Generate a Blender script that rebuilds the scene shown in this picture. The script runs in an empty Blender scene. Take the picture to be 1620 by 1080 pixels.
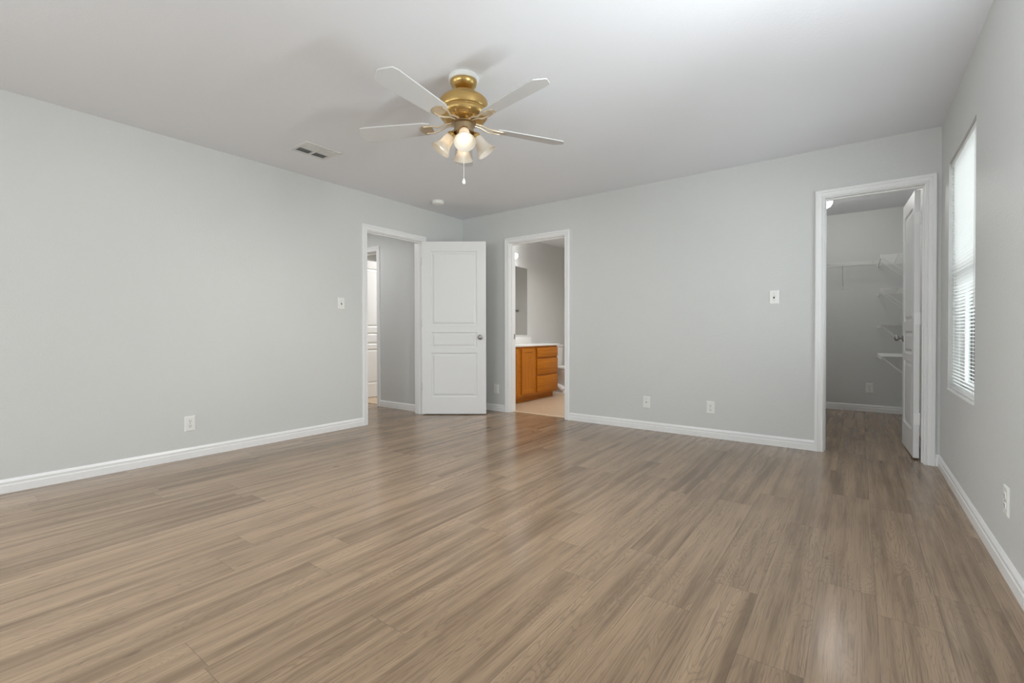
import bpy, bmesh, math, random
from mathutils import Vector, Matrix, Euler
random.seed(7)
PI = math.pi
scene = bpy.context.scene
col = scene.collection

# ------------------------------------------------------------------ camera
F_PX, YAW, PITCH, ROLL, SY, CAM_Z = 738.405, 0.63751, -0.009428, -0.001686, -7.113, 0.9685
fw = Vector((-math.sin(YAW), math.cos(YAW), 0)); rt = Vector((math.cos(YAW), math.sin(YAW), 0)); up = Vector((0, 0, 1))
fw2 = fw*math.cos(PITCH) + up*math.sin(PITCH); up2 = up*math.cos(PITCH) - fw*math.sin(PITCH)
r3 = rt*math.cos(ROLL) + up2*math.sin(ROLL); u3 = up2*math.cos(ROLL) - rt*math.sin(ROLL)
cam_d = bpy.data.cameras.new('camera'); cam = bpy.data.objects.new('camera', cam_d); col.objects.link(cam)
cam_d.sensor_width = 36.0; cam_d.lens = F_PX/1620*36.0; cam_d.shift_y = SY/1620; cam_d.clip_start = 0.02
cam.matrix_world = Matrix(((r3.x, u3.x, -fw2.x, 0), (r3.y, u3.y, -fw2.y, 0), (r3.z, u3.z, -fw2.z, CAM_Z), (0, 0, 0, 1)))
scene.camera = cam

# ------------------------------------------------------------------ world, lights, exposure
vs = scene.view_settings
vs.view_transform = 'Standard'; vs.look = 'None'; vs.gamma = 1.0; vs.exposure = 0.25; vs.use_curve_mapping = False
w = bpy.data.worlds.new('sky'); scene.world = w; w.use_nodes = True
w.node_tree.nodes['Background'].inputs[0].default_value = (0.93, 0.97, 1.0, 1)
w.node_tree.nodes['Background'].inputs[1].default_value = 1.3
scene.cycles.max_bounces = 10; scene.cycles.diffuse_bounces = 8; scene.cycles.transparent_max_bounces = 16
scene.cycles.sample_clamp_indirect = 6.0

def area(name, loc, direction, sx, sy, power, color=(1, 1, 1)):
    l = bpy.data.lights.new(name, 'AREA'); l.shape = 'RECTANGLE'; l.size = sx; l.size_y = sy; l.energy = power; l.color = color
    o = bpy.data.objects.new(name, l); col.objects.link(o); o.location = loc
    o.rotation_euler = Vector(direction).to_track_quat('-Z', 'Z').to_euler()
    return o
# sky light at the visible window, added lights at three unseen ones
DAY = (0.90, 0.955, 1.0)
area('daylight_window_one', (1.35, 3.90, 1.55), (-1, 0, -0.12), 3.0, 2.6, 140, DAY)     # bright sky outside the visible window
for k in range(5):      # light strips added to brighten the room, at three made-up windows out of view
    zk = 0.75 + 0.29*k
    area('added_window_light_two', (0.575, 1.64, zk), (-1, 0, 0.9), 0.84, 0.12, 10.5, DAY)
    area('added_window_light_three', (-1.85, -2.475, zk), (0, 1, -0.5), 2.6, 0.12, 8.0, DAY)
    area('added_window_light_four', (-4.235, -0.95, zk), (1, 0, -0.8), 1.4, 0.12, 15, DAY)
# unseen fill lights added to brighten hall, bathroom and the room across
area('hall_fill_light', (-5.3, 3.0, 2.40), (0, 0, -1), 0.3, 0.3, 9.5, (0.98, 0.98, 1.0))
bl_ = area('bathroom_fill_light', (-2.85, 5.6, 2.42), (0, 0, -1), 0.12, 0.12, 17, (1.0, 0.985, 0.96)); bl_.data.spread = math.radians(150)  # extra overhead light, added without a visible fixture
area('far_room_fill_light', (-5.2, 5.2, 2.40), (0, 0, -1), 0.4, 0.4, 26, (1.0, 0.99, 0.97))

# ------------------------------------------------------------------ room dimensions (metres)
XL, XR, YB, YF, H = -4.158, 0.479, 4.528, -2.40, 2.44
T = 0.12
YB2 = YB + T
XH = XL - T                     # hall face of the left wall
D1 = (3.052, 3.815)             # entry door opening (y)
D2 = (-3.392, -2.624)           # bathroom opening (x)
D3 = (-0.216, 0.390)            # closet opening (x)
DH = 2.045
YHW = 3.908                     # hall wall face
DHALL = (-5.875, -5.118)        # doorway in hall wall (x)
W1 = (3.315, 4.190, 0.590, 2.073)
W2 = (1.20, 2.08, 0.590, 2.073)  # this and the next two: openings of added, unseen windows
W4 = (-1.68, -0.22, 0.590, 2.073)
W3 = (-3.20, -0.50, 0.590, 2.073)
YCB = 7.14                      # closet back
XCL = -0.95                     # closet left
YBB = 7.70                      # bath back
XBR = -2.05                     # bath right

# ------------------------------------------------------------------ materials
def mat(name, color=(0.8, 0.8, 0.8), rough=0.5, metal=0.0, spec=0.5, bump=None, emit=None, noise=None):
    m = bpy.data.materials.new(name); m.use_nodes = True
    nt = m.node_tree; b = nt.nodes['Principled BSDF']
    b.inputs['Base Color'].default_value = (*color, 1); b.inputs['Roughness'].default_value = rough
    b.inputs['Metallic'].default_value = metal; b.inputs['Specular IOR Level'].default_value = spec
    if emit:
        b.inputs['Emission Color'].default_value = (*emit[0], 1); b.inputs['Emission Strength'].default_value = emit[1]
    tc = nt.nodes.new('ShaderNodeTexCoord')
    n = nt.nodes.new('ShaderNodeTexNoise'); nt.links.new(tc.outputs['Object'], n.inputs['Vector'])
    sc, amt = noise or (6.0, 0.03)
    n.inputs['Scale'].default_value = sc; n.inputs['Detail'].default_value = 3
    mx = nt.nodes.new('ShaderNodeMix'); mx.data_type = 'RGBA'; mx.blend_type = 'MULTIPLY'
    mr = nt.nodes.new('ShaderNodeMapRange'); mr.inputs[3].default_value = 1 - amt; mr.inputs[4].default_value = 1 + amt
    nt.links.new(n.outputs['Fac'], mr.inputs[0])
    mx.inputs['Factor'].default_value = 1; mx.inputs['A'].default_value = (*color, 1)
    nt.links.new(mr.outputs[0], mx.inputs['B']); nt.links.new(mx.outputs['Result'], b.inputs['Base Color'])
    if bump:
        n2 = nt.nodes.new('ShaderNodeTexNoise'); n2.inputs['Scale'].default_value = bump[0]; n2.inputs['Detail'].default_value = 2
        nt.links.new(tc.outputs['Object'], n2.inputs['Vector'])
        cr = nt.nodes.new('ShaderNodeMapRange'); cr.inputs[1].default_value = 0.42; cr.inputs[2].default_value = 0.66
        cr.interpolation_type = 'SMOOTHSTEP'
        nt.links.new(n2.outputs['Fac'], cr.inputs[0])
        bp = nt.nodes.new('ShaderNodeBump'); bp.inputs['Strength'].default_value = bump[1]; bp.inputs['Distance'].default_value = bump[2]
        nt.links.new(cr.outputs[0], bp.inputs['Height']); nt.links.new(bp.outputs['Normal'], b.inputs['Normal'])
    return m

M = {}
M['wall'] = mat('wall_paint', (0.648, 0.655, 0.642), 0.55, bump=(95, 0.35, 0.0014), noise=(1.5, 0.015), spec=0.35)
M['ceil'] = mat('ceiling_paint', (0.785, 0.797, 0.825), 0.75, bump=(80, 0.20, 0.0012), noise=(1.2, 0.015), spec=0.25)
M['trim'] = mat('white_trim_paint', (0.85, 0.85, 0.845), 0.32, noise=(3, 0.02))
M['door'] = mat('white_door_paint', (0.79, 0.79, 0.785), 0.36, noise=(3, 0.015))
M['plate'] = mat('white_plastic', (0.82, 0.82, 0.79), 0.3)
M['slot'] = mat('dark_slot', (0.03, 0.03, 0.03), 0.6)
M['nickel'] = mat('satin_nickel', (0.42, 0.41, 0.40), 0.28, metal=1.0)
M['chrome'] = mat('chrome', (0.7, 0.7, 0.7), 0.1, metal=1.0)
M['brass'] = mat('antique_brass', (0.60, 0.40, 0.15), 0.30, metal=1.0, noise=(9, 0.05))
M['bronze'] = mat('brushed_brass', (0.42, 0.32, 0.20), 0.34, metal=1.0)
M['blade'] = mat('fan_blade_white', (0.60, 0.60, 0.59), 0.45)
M['blade_iron'] = mat('pale_brass', (0.62, 0.52, 0.38), 0.4, metal=0.6)
M['blind'] = mat('blind_vinyl', (0.86, 0.86, 0.85), 0.4)
M['vinyl'] = mat('window_vinyl', (0.80, 0.80, 0.79), 0.4)
M['cord'] = mat('cord_white', (0.8, 0.8, 0.78), 0.7)
M['counter'] = mat('white_cultured_marble', (0.84, 0.84, 0.82), 0.18)
M['porcelain'] = mat('porcelain', (0.82, 0.82, 0.82), 0.1)
M['mirror'] = mat('mirror_silver', (0.86, 0.87, 0.86), 0.01, metal=1.0, noise=(1, 0.0))
M['wire'] = mat('white_wire_coating', (0.78, 0.78, 0.76), 0.4)
M['vent'] = mat('vent_enamel', (0.68, 0.68, 0.66), 0.4)
M['ventdark'] = mat('duct_dark', (0.04, 0.04, 0.04), 0.8)
M['strip'] = mat('beige_threshold', (0.70, 0.54, 0.38), 0.35)
M['bulb'] = mat('lit_bulb', (1, 1, 1), 0.4, emit=((1.0, 0.93, 0.78), 1.7))
M['bulb_off'] = mat('unlit_bulb', (0.85, 0.85, 0.82), 0.25)
M['globe'] = mat('lit_globe', (1, 1, 1), 0.3, emit=((1.0, 0.98, 0.96), 26))
M['closet_globe'] = mat('lit_closet_globe', (1, 1, 1), 0.3, emit=((1.0, 0.98, 0.96), 48))
M['grass'] = mat('outdoor_ground', (0.34, 0.36, 0.30), 0.9, noise=(3, 0.2))
M['siding'] = mat('outdoor_wall', (0.55, 0.54, 0.52), 0.8)

def glass_shade():
    m = bpy.data.materials.new('frosted_glass'); m.use_nodes = True; nt = m.node_tree; nt.nodes.clear()
    out = nt.nodes.new('ShaderNodeOutputMaterial')
    tr = nt.nodes.new('ShaderNodeBsdfTranslucent'); tr.inputs[0].default_value = (0.95, 0.86, 0.72, 1)
    di = nt.nodes.new('ShaderNodeBsdfPrincipled'); di.inputs['Base Color'].default_value = (0.80, 0.775, 0.73, 1); di.inputs['Roughness'].default_value = 0.25
    n = nt.nodes.new('ShaderNodeTexNoise'); n.inputs['Scale'].default_value = 30
    mr = nt.nodes.new('ShaderNodeMapRange'); mr.inputs[3].default_value = 0.40; mr.inputs[4].default_value = 0.50
    nt.links.new(n.outputs['Fac'], mr.inputs[0])
    mx = nt.nodes.new('ShaderNodeMixShader'); nt.links.new(mr.outputs[0], mx.inputs[0])
    nt.links.new(di.outputs[0], mx.inputs[1]); nt.links.new(tr.outputs[0], mx.inputs[2]); nt.links.new(mx.outputs[0], out.inputs[0])
    return m
M['shade'] = glass_shade()

def pane_glass():
    m = bpy.data.materials.new('window_glass'); m.use_nodes = True; nt = m.node_tree; nt.nodes.clear()
    out = nt.nodes.new('ShaderNodeOutputMaterial')
    t = nt.nodes.new('ShaderNodeBsdfTransparent'); t.inputs[0].default_value = (0.95, 0.97, 0.96, 1)
    g = nt.nodes.new('ShaderNodeBsdfGlossy'); g.inputs['Roughness'].default_value = 0.02
    fr = nt.nodes.new('ShaderNodeFresnel'); fr.inputs[0].default_value = 1.45
    mx = nt.nodes.new('ShaderNodeMixShader'); nt.links.new(fr.outputs[0], mx.inputs[0])
    nt.links.new(t.outputs[0], mx.inputs[1]); nt.links.new(g.outputs[0], mx.inputs[2]); nt.links.new(mx.outputs[0], out.inputs[0])
    return m
M['glass'] = pane_glass()

class NT:
    """small helper to wire math nodes"""
    def __init__(s, m): s.nt = m.node_tree; s.n = s.nt.nodes; s.l = s.nt.links
    def put(s, sock, v):
        if isinstance(v, bpy.types.NodeSocket): s.l.new(v, sock)
        else: sock.default_value = v
    def math(s, op, a, b=0.0, c=0.0):
        n = s.n.new('ShaderNodeMath'); n.operation = op
        for k, v in enumerate((a, b, c)): s.put(n.inputs[k], v)
        return n.outputs[0]
    def vec(s, x, y, z=0.0):
        n = s.n.new('ShaderNodeCombineXYZ')
        for k, v in enumerate((x, y, z)): s.put(n.inputs[k], v)
        return n.outputs[0]
    def noise(s, v, scale=1, detail=2, rough=0.5, dist=0.0):
        n = s.n.new('ShaderNodeTexNoise'); s.l.new(v, n.inputs['Vector'])
        n.inputs['Scale'].default_value = scale; n.inputs['Detail'].default_value = detail
        n.inputs['Roughness'].default_value = rough; n.inputs['Distortion'].default_value = dist
        return n.outputs['Fac']
    def rng(s, v, a, b, c, d, smooth=False):
        n = s.n.new('ShaderNodeMapRange')
        if smooth: n.interpolation_type = 'SMOOTHSTEP'
        s.l.new(v, n.inputs[0])
        for k, x in enumerate((a, b, c, d)): n.inputs[k+1].default_value = x
        return n.outputs[0]
    def mix(s, f, a, b, mode='MIX'):
        n = s.n.new('ShaderNodeMix'); n.data_type = 'RGBA'; n.blend_type = mode
        s.put(n.inputs['Factor'], f)
        for k, v in (('A', a), ('B', b)):
            if isinstance(v, tuple): n.inputs[k].default_value = (*v, 1)
            else: s.l.new(v, n.inputs[k])
        return n.outputs['Result']

def plank_floor():
    m = bpy.data.materials.new('oak_vinyl_planks'); m.use_nodes = True; t = NT(m)
    b = t.n['Principled BSDF']
    tc = t.n.new('ShaderNodeTexCoord'); sp = t.n.new('ShaderNodeSeparateXYZ'); t.l.new(tc.outputs['Object'], sp.inputs[0])
    x, y = sp.outputs[0], sp.outputs[1]
    W, L = 0.1745, 1.22
    xx = t.math('DIVIDE', t.math('ADD', x, 0.292 + W*60), W)
    row = t.math('FLOOR', xx); fx = t.math('FRACT', xx)
    wn = t.n.new('ShaderNodeTexWhiteNoise'); wn.noise_dimensions = '1D'; t.l.new(row, wn.inputs['W'])
    yy = t.math('ADD', t.math('DIVIDE', y, L), t.math('MULTIPLY', wn.outputs['Value'], 11.0))
    idx = t.math('FLOOR', yy); fy = t.math('FRACT', yy)
    w2 = t.n.new('ShaderNodeTexWhiteNoise'); w2.noise_dimensions = '2D'; t.l.new(t.vec(row, idx), w2.inputs['Vector'])
    v = w2.outputs['Value']; sc = t.n.new('ShaderNodeSeparateColor'); t.l.new(w2.outputs['Color'], sc.inputs[0])
    ox = t.math('MULTIPLY', sc.outputs[0], 41.0); oy = t.math('MULTIPLY', sc.outputs[1], 67.0); oz = t.math('MULTIPLY', sc.outputs[2], 23.0)
    gx = t.math('ADD', x, ox); gy = t.math('ADD', y, oy)
    # cathedral figure: contour lines of a stretched noise field
    field = t.noise(t.vec(t.math('MULTIPLY', gx, 10.0), t.math('MULTIPLY', gy, 1.25), oz), 1, 2.5, 0.45, 0.35)
    ring = t.math('PINGPONG', t.math('MULTIPLY', field, 76.0), 1.0)
    ring = t.rng(ring, 0.50, 0.95, 0.0, 1.0, True)
    ringmask = t.rng(t.noise(t.vec(t.math('MULTIPLY', gx, 5.0), t.math('MULTIPLY', gy, 0.7), oz), 1, 1), 0.38, 0.62, 0.15, 1.0, True)
    ring = t.math('MULTIPLY', ring, ringmask)
    # fine pores
    fine = t.noise(t.vec(t.math('MULTIPLY', gx, 270.0), t.math('MULTIPLY', gy, 4.5), oz), 1, 3, 0.6)
    pores = t.rng(fine, 0.50, 0.64, 0.0, 1.0, True)
    # broad tone bands within a plank
    band = t.noise(t.vec(t.math('MULTIPLY', gx, 22.0), t.math('MULTIPLY', gy, 0.9), oz), 1, 3, 0.55)
    blotch = t.noise(t.vec(t.math('MULTIPLY', gx, 5.0), t.math('MULTIPLY', gy, 2.2), oz), 1, 2)
    tone = t.math('ADD', t.math('MULTIPLY', t.rng(band, 0.3, 0.7, 0, 1), 0.72), t.math('MULTIPLY', v, 0.28))
    tone = t.math('ADD', tone, t.math('MULTIPLY', t.math('SUBTRACT', blotch, 0.5), 0.5))
    ramp = t.n.new('ShaderNodeValToRGB'); t.l.new(tone, ramp.inputs[0])
    e = ramp.color_ramp.elements
    e[0].position = 0.10; e[0].color = (0.178, 0.118, 0.070, 1)
    e[1].position = 0.90; e[1].color = (0.395, 0.278, 0.180, 1)
    k = e.new(0.5); k.color = (0.304, 0.211, 0.134, 1)
    c = t.mix(t.math('MULTIPLY', ring, 0.32), ramp.outputs[0], (0.13, 0.090, 0.060))
    c = t.mix(t.math('MULTIPLY', pores, 0.45), c, (0.12, 0.085, 0.058))
    # knots
    kn = t.noise(t.vec(t.math('MULTIPLY', gx, 22.0), t.math('MULTIPLY', gy, 7.0), oz), 1, 0)
    c = t.mix(t.rng(kn, 0.84, 0.90, 0.0, 0.55, True), c, (0.07, 0.045, 0.03))
    # seams
    ex = t.math('MULTIPLY', t.math('MINIMUM', fx, t.math('SUBTRACT', 1.0, fx)), W)
    ey = t.math('MULTIPLY', t.math('MINIMUM', fy, t.math('SUBTRACT', 1.0, fy)), L)
    edge = t.math('MINIMUM', ex, ey)
    seam = t.rng(edge, 0.0006, 0.0016, 1.0, 0.0, True)
    c = t.mix(t.math('MULTIPLY', seam, 0.40), c, (0.06, 0.042, 0.03))
    t.l.new(c, b.inputs['Base Color'])
    rg = t.math('ADD', 0.165, t.math('MULTIPLY', fine, 0.10)); t.l.new(rg, b.inputs['Roughness'])
    b.inputs['Specular IOR Level'].default_value = 0.5
    hgt = t.math('SUBTRACT', t.math('MULTIPLY', fine, 0.8), t.math('MULTIPLY', ring, 0.35))
    hgt = t.math('SUBTRACT', hgt, t.math('MULTIPLY', seam, 1.2))
    bp = t.n.new('ShaderNodeBump'); bp.inputs['Strength'].default_value = 0.10; bp.inputs['Distance'].default_value = 0.0006
    t.l.new(hgt, bp.inputs['Height']); t.l.new(bp.outputs['Normal'], b.inputs['Normal'])
    return m
M['floor'] = plank_floor()

def beige_floor():
    m = bpy.data.materials.new('beige_vinyl_floor'); m.use_nodes = True; t = NT(m); b = t.n['Principled BSDF']
    tc = t.n.new('ShaderNodeTexCoord'); sp = t.n.new('ShaderNodeSeparateXYZ'); t.l.new(tc.outputs['Object'], sp.inputs[0])
    n = t.noise(t.vec(t.math('MULTIPLY', sp.outputs[0], 12.0), t.math('MULTIPLY', sp.outputs[1], 12.0)), 1, 4)
    c = t.mix(t.rng(n, 0.3, 0.7, 0, 1), (0.50, 0.37, 0.25), (0.56, 0.43, 0.30))
    t.l.new(c, b.inputs['Base Color']); b.inputs['Roughness'].default_value = 0.35
    return m
M['beige'] = beige_floor()

def oak_cabinet(vertical=True):
    m = bpy.data.materials.new('honey_oak'); m.use_nodes = True; t = NT(m); b = t.n['Principled BSDF']
    tc = t.n.new('ShaderNodeTexCoord'); sp = t.n.new('ShaderNodeSeparateXYZ'); t.l.new(tc.outputs['Object'], sp.inputs[0])
    kx, ky, kz = (30.0, 60.0, 3.0) if vertical else (30.0, 3.0, 60.0)
    vv = t.vec(t.math('MULTIPLY', sp.outputs[0], kx), t.math('MULTIPLY', sp.outputs[1], ky), t.math('MULTIPLY', sp.outputs[2], kz))
    n = t.noise(vv, 1, 3, 0.6, 0.4); n2 = t.noise(vv, 4.0, 3, 0.6)
    c = t.mix(t.rng(n, 0.3, 0.7, 0, 1), (0.42, 0.130, 0.008), (0.55, 0.195, 0.014))
    c = t.mix(t.rng(n2, 0.55, 0.75, 0, 0.35, True), c, (0.22, 0.06, 0.005))
    t.l.new(c, b.inputs['Base Color']); b.inputs['Roughness'].default_value = 0.4; b.inputs['Specular IOR Level'].default_value = 0.3
    return m
M['oak'] = oak_cabinet(True); M['oakh'] = oak_cabinet(False)

# ------------------------------------------------------------------ mesh helpers
def box(bm, x0, x1, y0, y1, z0, z1, bev=0.0, seg=1):
    r = bmesh.ops.create_cube(bm, size=1.0)
    vs_ = r['verts']
    bmesh.ops.scale(bm, vec=(abs(x1-x0), abs(y1-y0), abs(z1-z0)), verts=vs_)
    bmesh.ops.translate(bm, vec=((x0+x1)/2, (y0+y1)/2, (z0+z1)/2), verts=vs_)
    if bev > 0:
        ed = list({e for v in vs_ for e in v.link_edges})
        bmesh.ops.bevel(bm, geom=ed, offset=bev, segments=seg, affect='EDGES', profile=0.5)

def lathe(bm, prof, seg=48, mtx=None, cap=True):
    mtx = mtx or Matrix.Identity(4)
    rings = []
    for r, z in prof:
        if r < 1e-6: rings.append([bm.verts.new(mtx @ Vector((0, 0, z)))])
        else: rings.append([bm.verts.new(mtx @ Vector((r*math.cos(2*PI*k/seg), r*math.sin(2*PI*k/seg), z))) for k in range(seg)])
    for a, b in zip(rings[:-1], rings[1:]):
        for k in range(seg):
            k2 = (k+1) % seg
            if len(a) == 1 and len(b) == 1: continue
            if len(a) == 1: bm.faces.new((a[0], b[k], b[k2]))
            elif len(b) == 1: bm.faces.new((a[k], b[0], a[k2]))
            else: bm.faces.new((a[k], b[k], b[k2], a[k2]))
    if cap:
        for rg, pr_ in ((rings[0], prof[0]), (rings[-1], prof[-1])):
            if len(rg) > 1: bm.faces.new(rg)

def tube(bm, pts, r, seg=8):
    pts = [Vector(p) for p in pts]
    prev = None; rings = []
    for i, p in enumerate(pts):
        d = (pts[min(i+1, len(pts)-1)] - pts[max(i-1, 0)]).normalized()
        a = d.orthogonal().normalized() if prev is None else (prev - d*prev.dot(d)).normalized()
        prev = a; bb = d.cross(a)
        rings.append([bm.verts.new(p + (a*math.cos(2*PI*k/seg) + bb*math.sin(2*PI*k/seg))*r) for k in range(seg)])
    for a, b in zip(rings[:-1], rings[1:]):
        for k in range(seg): bm.faces.new((a[k], a[(k+1) % seg], b[(k+1) % seg], b[k]))
    bm.faces.new(rings[0]); bm.faces.new(rings[-1])

def sweep_rect(bm, prof, stations):
    """closed profile swept through stations; stations = functions (d,t)->Vector"""
    rows = [[bm.verts.new(s(d, t)) for d, t in prof] for s in stations]
    n = len(prof)
    for a, b in zip(rows[:-1], rows[1:]):
        for k in range(n): bm.faces.new((a[k], a[(k+1) % n], b[(k+1) % n], b[k]))
    bm.faces.new(rows[0]); bm.faces.new(rows[-1])

def sphere(bm, c, r, sx=1, sy=1, sz=1, u=24, v=14):
    res = bmesh.ops.create_uvsphere(bm, u_segments=u, v_segments=v, radius=r)
    bmesh.ops.scale(bm, vec=(sx, sy, sz), verts=res['verts']); bmesh.ops.translate(bm, vec=c, verts=res['verts'])

def obj(name, bm, m, parent=None, loc=None, rotz=0.0, smooth=True, angle=35):
    bmesh.ops.recalc_face_normals(bm, faces=bm.faces[:])
    me = bpy.data.meshes.new(name); bm.to_mesh(me); bm.free(); me.materials.append(m)
    if smooth:
        me.shade_smooth()
        me.set_sharp_from_angle(angle=math.radians(angle))
    o = bpy.data.objects.new(name, me); col.objects.link(o)
    if parent: o.parent = parent
    if loc: o.location = loc
    if rotz: o.rotation_euler = (0, 0, rotz)
    return o

def tag(o, label=None, cat=None, group=None, kind=None):
    if label: o['label'] = label
    if cat: o['category'] = cat
    if group: o['group'] = group
    if kind: o['kind'] = kind
    return o

def thing(name, label, cat, loc, rotz=0.0, group=None):
    o = bpy.data.objects.new(name, None); col.objects.link(o); o.empty_display_size = 0.1
    o.location = loc; o.rotation_euler = (0, 0, rotz)
    return tag(o, label, cat, group)

def struct(name, bm, m, label=None, cat=None, smooth=False):
    o = obj(name, bm, m, smooth=smooth); o['kind'] = 'structure'
    if label: o['label'] = label
    if cat: o['category'] = cat
    return o

def dup(root, loc, rotz, label, group=None):
    r = root.copy(); col.objects.link(r); r.location = loc; r.rotation_euler = (0, 0, rotz); r['label'] = label
    if group: r['group'] = group
    for ch in list(root.children):
        c = ch.copy(); col.objects.link(c); c.parent = r
        for g in list(ch.children):
            d = g.copy(); col.objects.link(d); d.parent = c
    return r

# ------------------------------------------------------------------ walls with openings
def wall(name, axis, p0, p1, u0, u1, holes=(), z0=0.0, z1=H, label=None):
    """axis 'x': plane normal is x (p0..p1 is x extent, u is y); axis 'y': normal is y (u is x)"""
    us = sorted({u0, u1, *[h[0] for h in holes], *[h[1] for h in holes]})
    zs = sorted({z0, z1, *[max(z0, h[2]) for h in holes], *[h[3] for h in holes]})
    nu, nz = len(us)-1, len(zs)-1
    def solid(i, j):
        if not (0 <= i < nu and 0 <= j < nz): return False
        cu, cz = (us[i]+us[i+1])/2, (zs[j]+zs[j+1])/2
        return not any(h[0] < cu < h[1] and h[2] < cz < h[3] for h in holes)
    bm = bmesh.new(); cache = {}
    def V(p, u, z):
        k = (round(p, 5), round(u, 5), round(z, 5))
        if k not in cache: cache[k] = bm.verts.new((p, u, z) if axis == 'x' else (u, p, z))
        return cache[k]
    for i in range(nu):
        for j in range(nz):
            if not solid(i, j): continue
            a, b, c, d = us[i], us[i+1], zs[j], zs[j+1]
            for p in (p0, p1): bm.faces.new((V(p, a, c), V(p, b, c), V(p, b, d), V(p, a, d)))
            if not solid(i-1, j): bm.faces.new((V(p0, a, c), V(p1, a, c), V(p1, a, d), V(p0, a, d)))
            if not solid(i+1, j): bm.faces.new((V(p0, b, c), V(p1, b, c), V(p1, b, d), V(p0, b, d)))
            if not solid(i, j-1): bm.faces.new((V(p0, a, c), V(p1, a, c), V(p1, b, c), V(p0, b, c)))
            if not solid(i, j+1): bm.faces.new((V(p0, a, d), V(p1, a, d), V(p1, b, d), V(p0, b, d)))
    return struct(name, bm, M['wall'], label, 'wall')

JB = 0.018
TX = 0.15
wall('wall_left', 'x', XH, XL, YF-T, YB2, [(D1[0]-JB, D1[1]+JB, -1, DH+JB), W4], label='pale grey left bedroom wall with the entry doorway')
wall('wall_back', 'y', YB, YB2, XL, XR, [(D2[0]-JB, D2[1]+JB, -1, DH+JB), (D3[0]-JB, D3[1]+JB, -1, DH+JB)], label='pale grey back bedroom wall with bathroom and closet doorways')
wall('wall_right', 'x', XR, XR+TX, YF-T, YCB+T, [(W1[0], W1[1], W1[2], W1[3]), (W2[0], W2[1], W2[2], W2[3])], label='pale grey right wall with a window under white blinds')
wall('wall_front', 'y', YF-T, YF, XL, XR, [(W3[0], W3[1], W3[2], W3[3])], label='pale grey bedroom wall behind the camera')
wall('wall_closet_back', 'y', YCB, YCB+T, XCL, XR, label='grey rear wall of the walk-in closet')
wall('wall_closet_left', 'x', XCL-T, XCL, YB2, YCB+T, label='grey left wall of the walk-in closet')
wall('wall_bath_left', 'x', XH, XL, YB2, YBB+T, label='grey bathroom wall with the mirror above the vanity')
wall('wall_bath_back', 'y', YBB, YBB+T, XL, XBR+T, label='grey rear bathroom wall')
wall('wall_bath_right', 'x', XBR, XBR+T, YB2, YBB, label='grey right bathroom wall')
wall('wall_hall_back', 'y', YHW, YHW+T, -7.12, XH, [(DHALL[0]-JB, DHALL[1]+JB, -1, DH+JB)], label='grey hallway wall beyond the entry doorway')
wall('wall_hall_front', 'y', 2.30, 2.42, -7.12, XH, label='grey hallway wall facing the far doorway')
wall('wall_hall_end', 'x', -7.12, -7.0, 2.42, YHW, label='grey end wall of the hallway')
wall('wall_far_left', 'x', -7.12, -7.0, YHW+T, 6.12, label='grey side wall of the room across the hall')
wall('wall_far_back', 'y', 6.0, 6.12, -7.0, XH, label='grey rear wall of the room across the hall')

bm = bmesh.new(); box(bm, -7.12, XR+TX, YF-T, YBB+T, H, H+0.1)
struct('ceiling', bm, M['ceil'], 'flat white textured ceiling', 'ceiling')
bm = bmesh.new()
box(bm, XH, XR+TX, YF-T, YB2-0.03, -0.1, 0.0)
box(bm, XBR, XR+TX, YB2-0.03, YBB+T, -0.1, 0.0)
box(bm, -7.12, XH, 2.3, YHW+0.10, -0.1, 0.0)
struct('floor', bm, M['floor'], 'glossy brown oak plank floor', 'floor')
bm = bmesh.new(); box(bm, XH, XBR, YB2-0.03, YBB+T, -0.1, 0.0)
struct('floor_bathroom', bm, M['beige'], 'light beige bathroom floor', 'floor')
bm = bmesh.new(); box(bm, -7.12, XH, YHW+0.10, 6.12, -0.1, 0.0)
struct('floor_far_room', bm, M['beige'], 'light beige floor of the room across the hall', 'floor')

# ------------------------------------------------------------------ trim
CAS = [(0.005, 0.0), (0.005, 0.009), (0.009, 0.0135), (0.015, 0.0135), (0.0175, 0.0085), (0.022, 0.0085), (0.025, 0.0115), (0.040, 0.0135), (0.043, 0.0185), (0.060, 0.0185), (0.065, 0.0150), (0.065, 0.0)]
def casing(bm, place, u0, u1, h):
    """place(u, z, t) -> world vector"""
    st = [lambda d, t: place(u0-d, 0.0, t), lambda d, t: place(u0-d, h+d, t), lambda d, t: place(u1+d, h+d, t), lambda d, t: place(u1+d, 0.0, t)]
    sweep_rect(bm, CAS, st)

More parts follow.
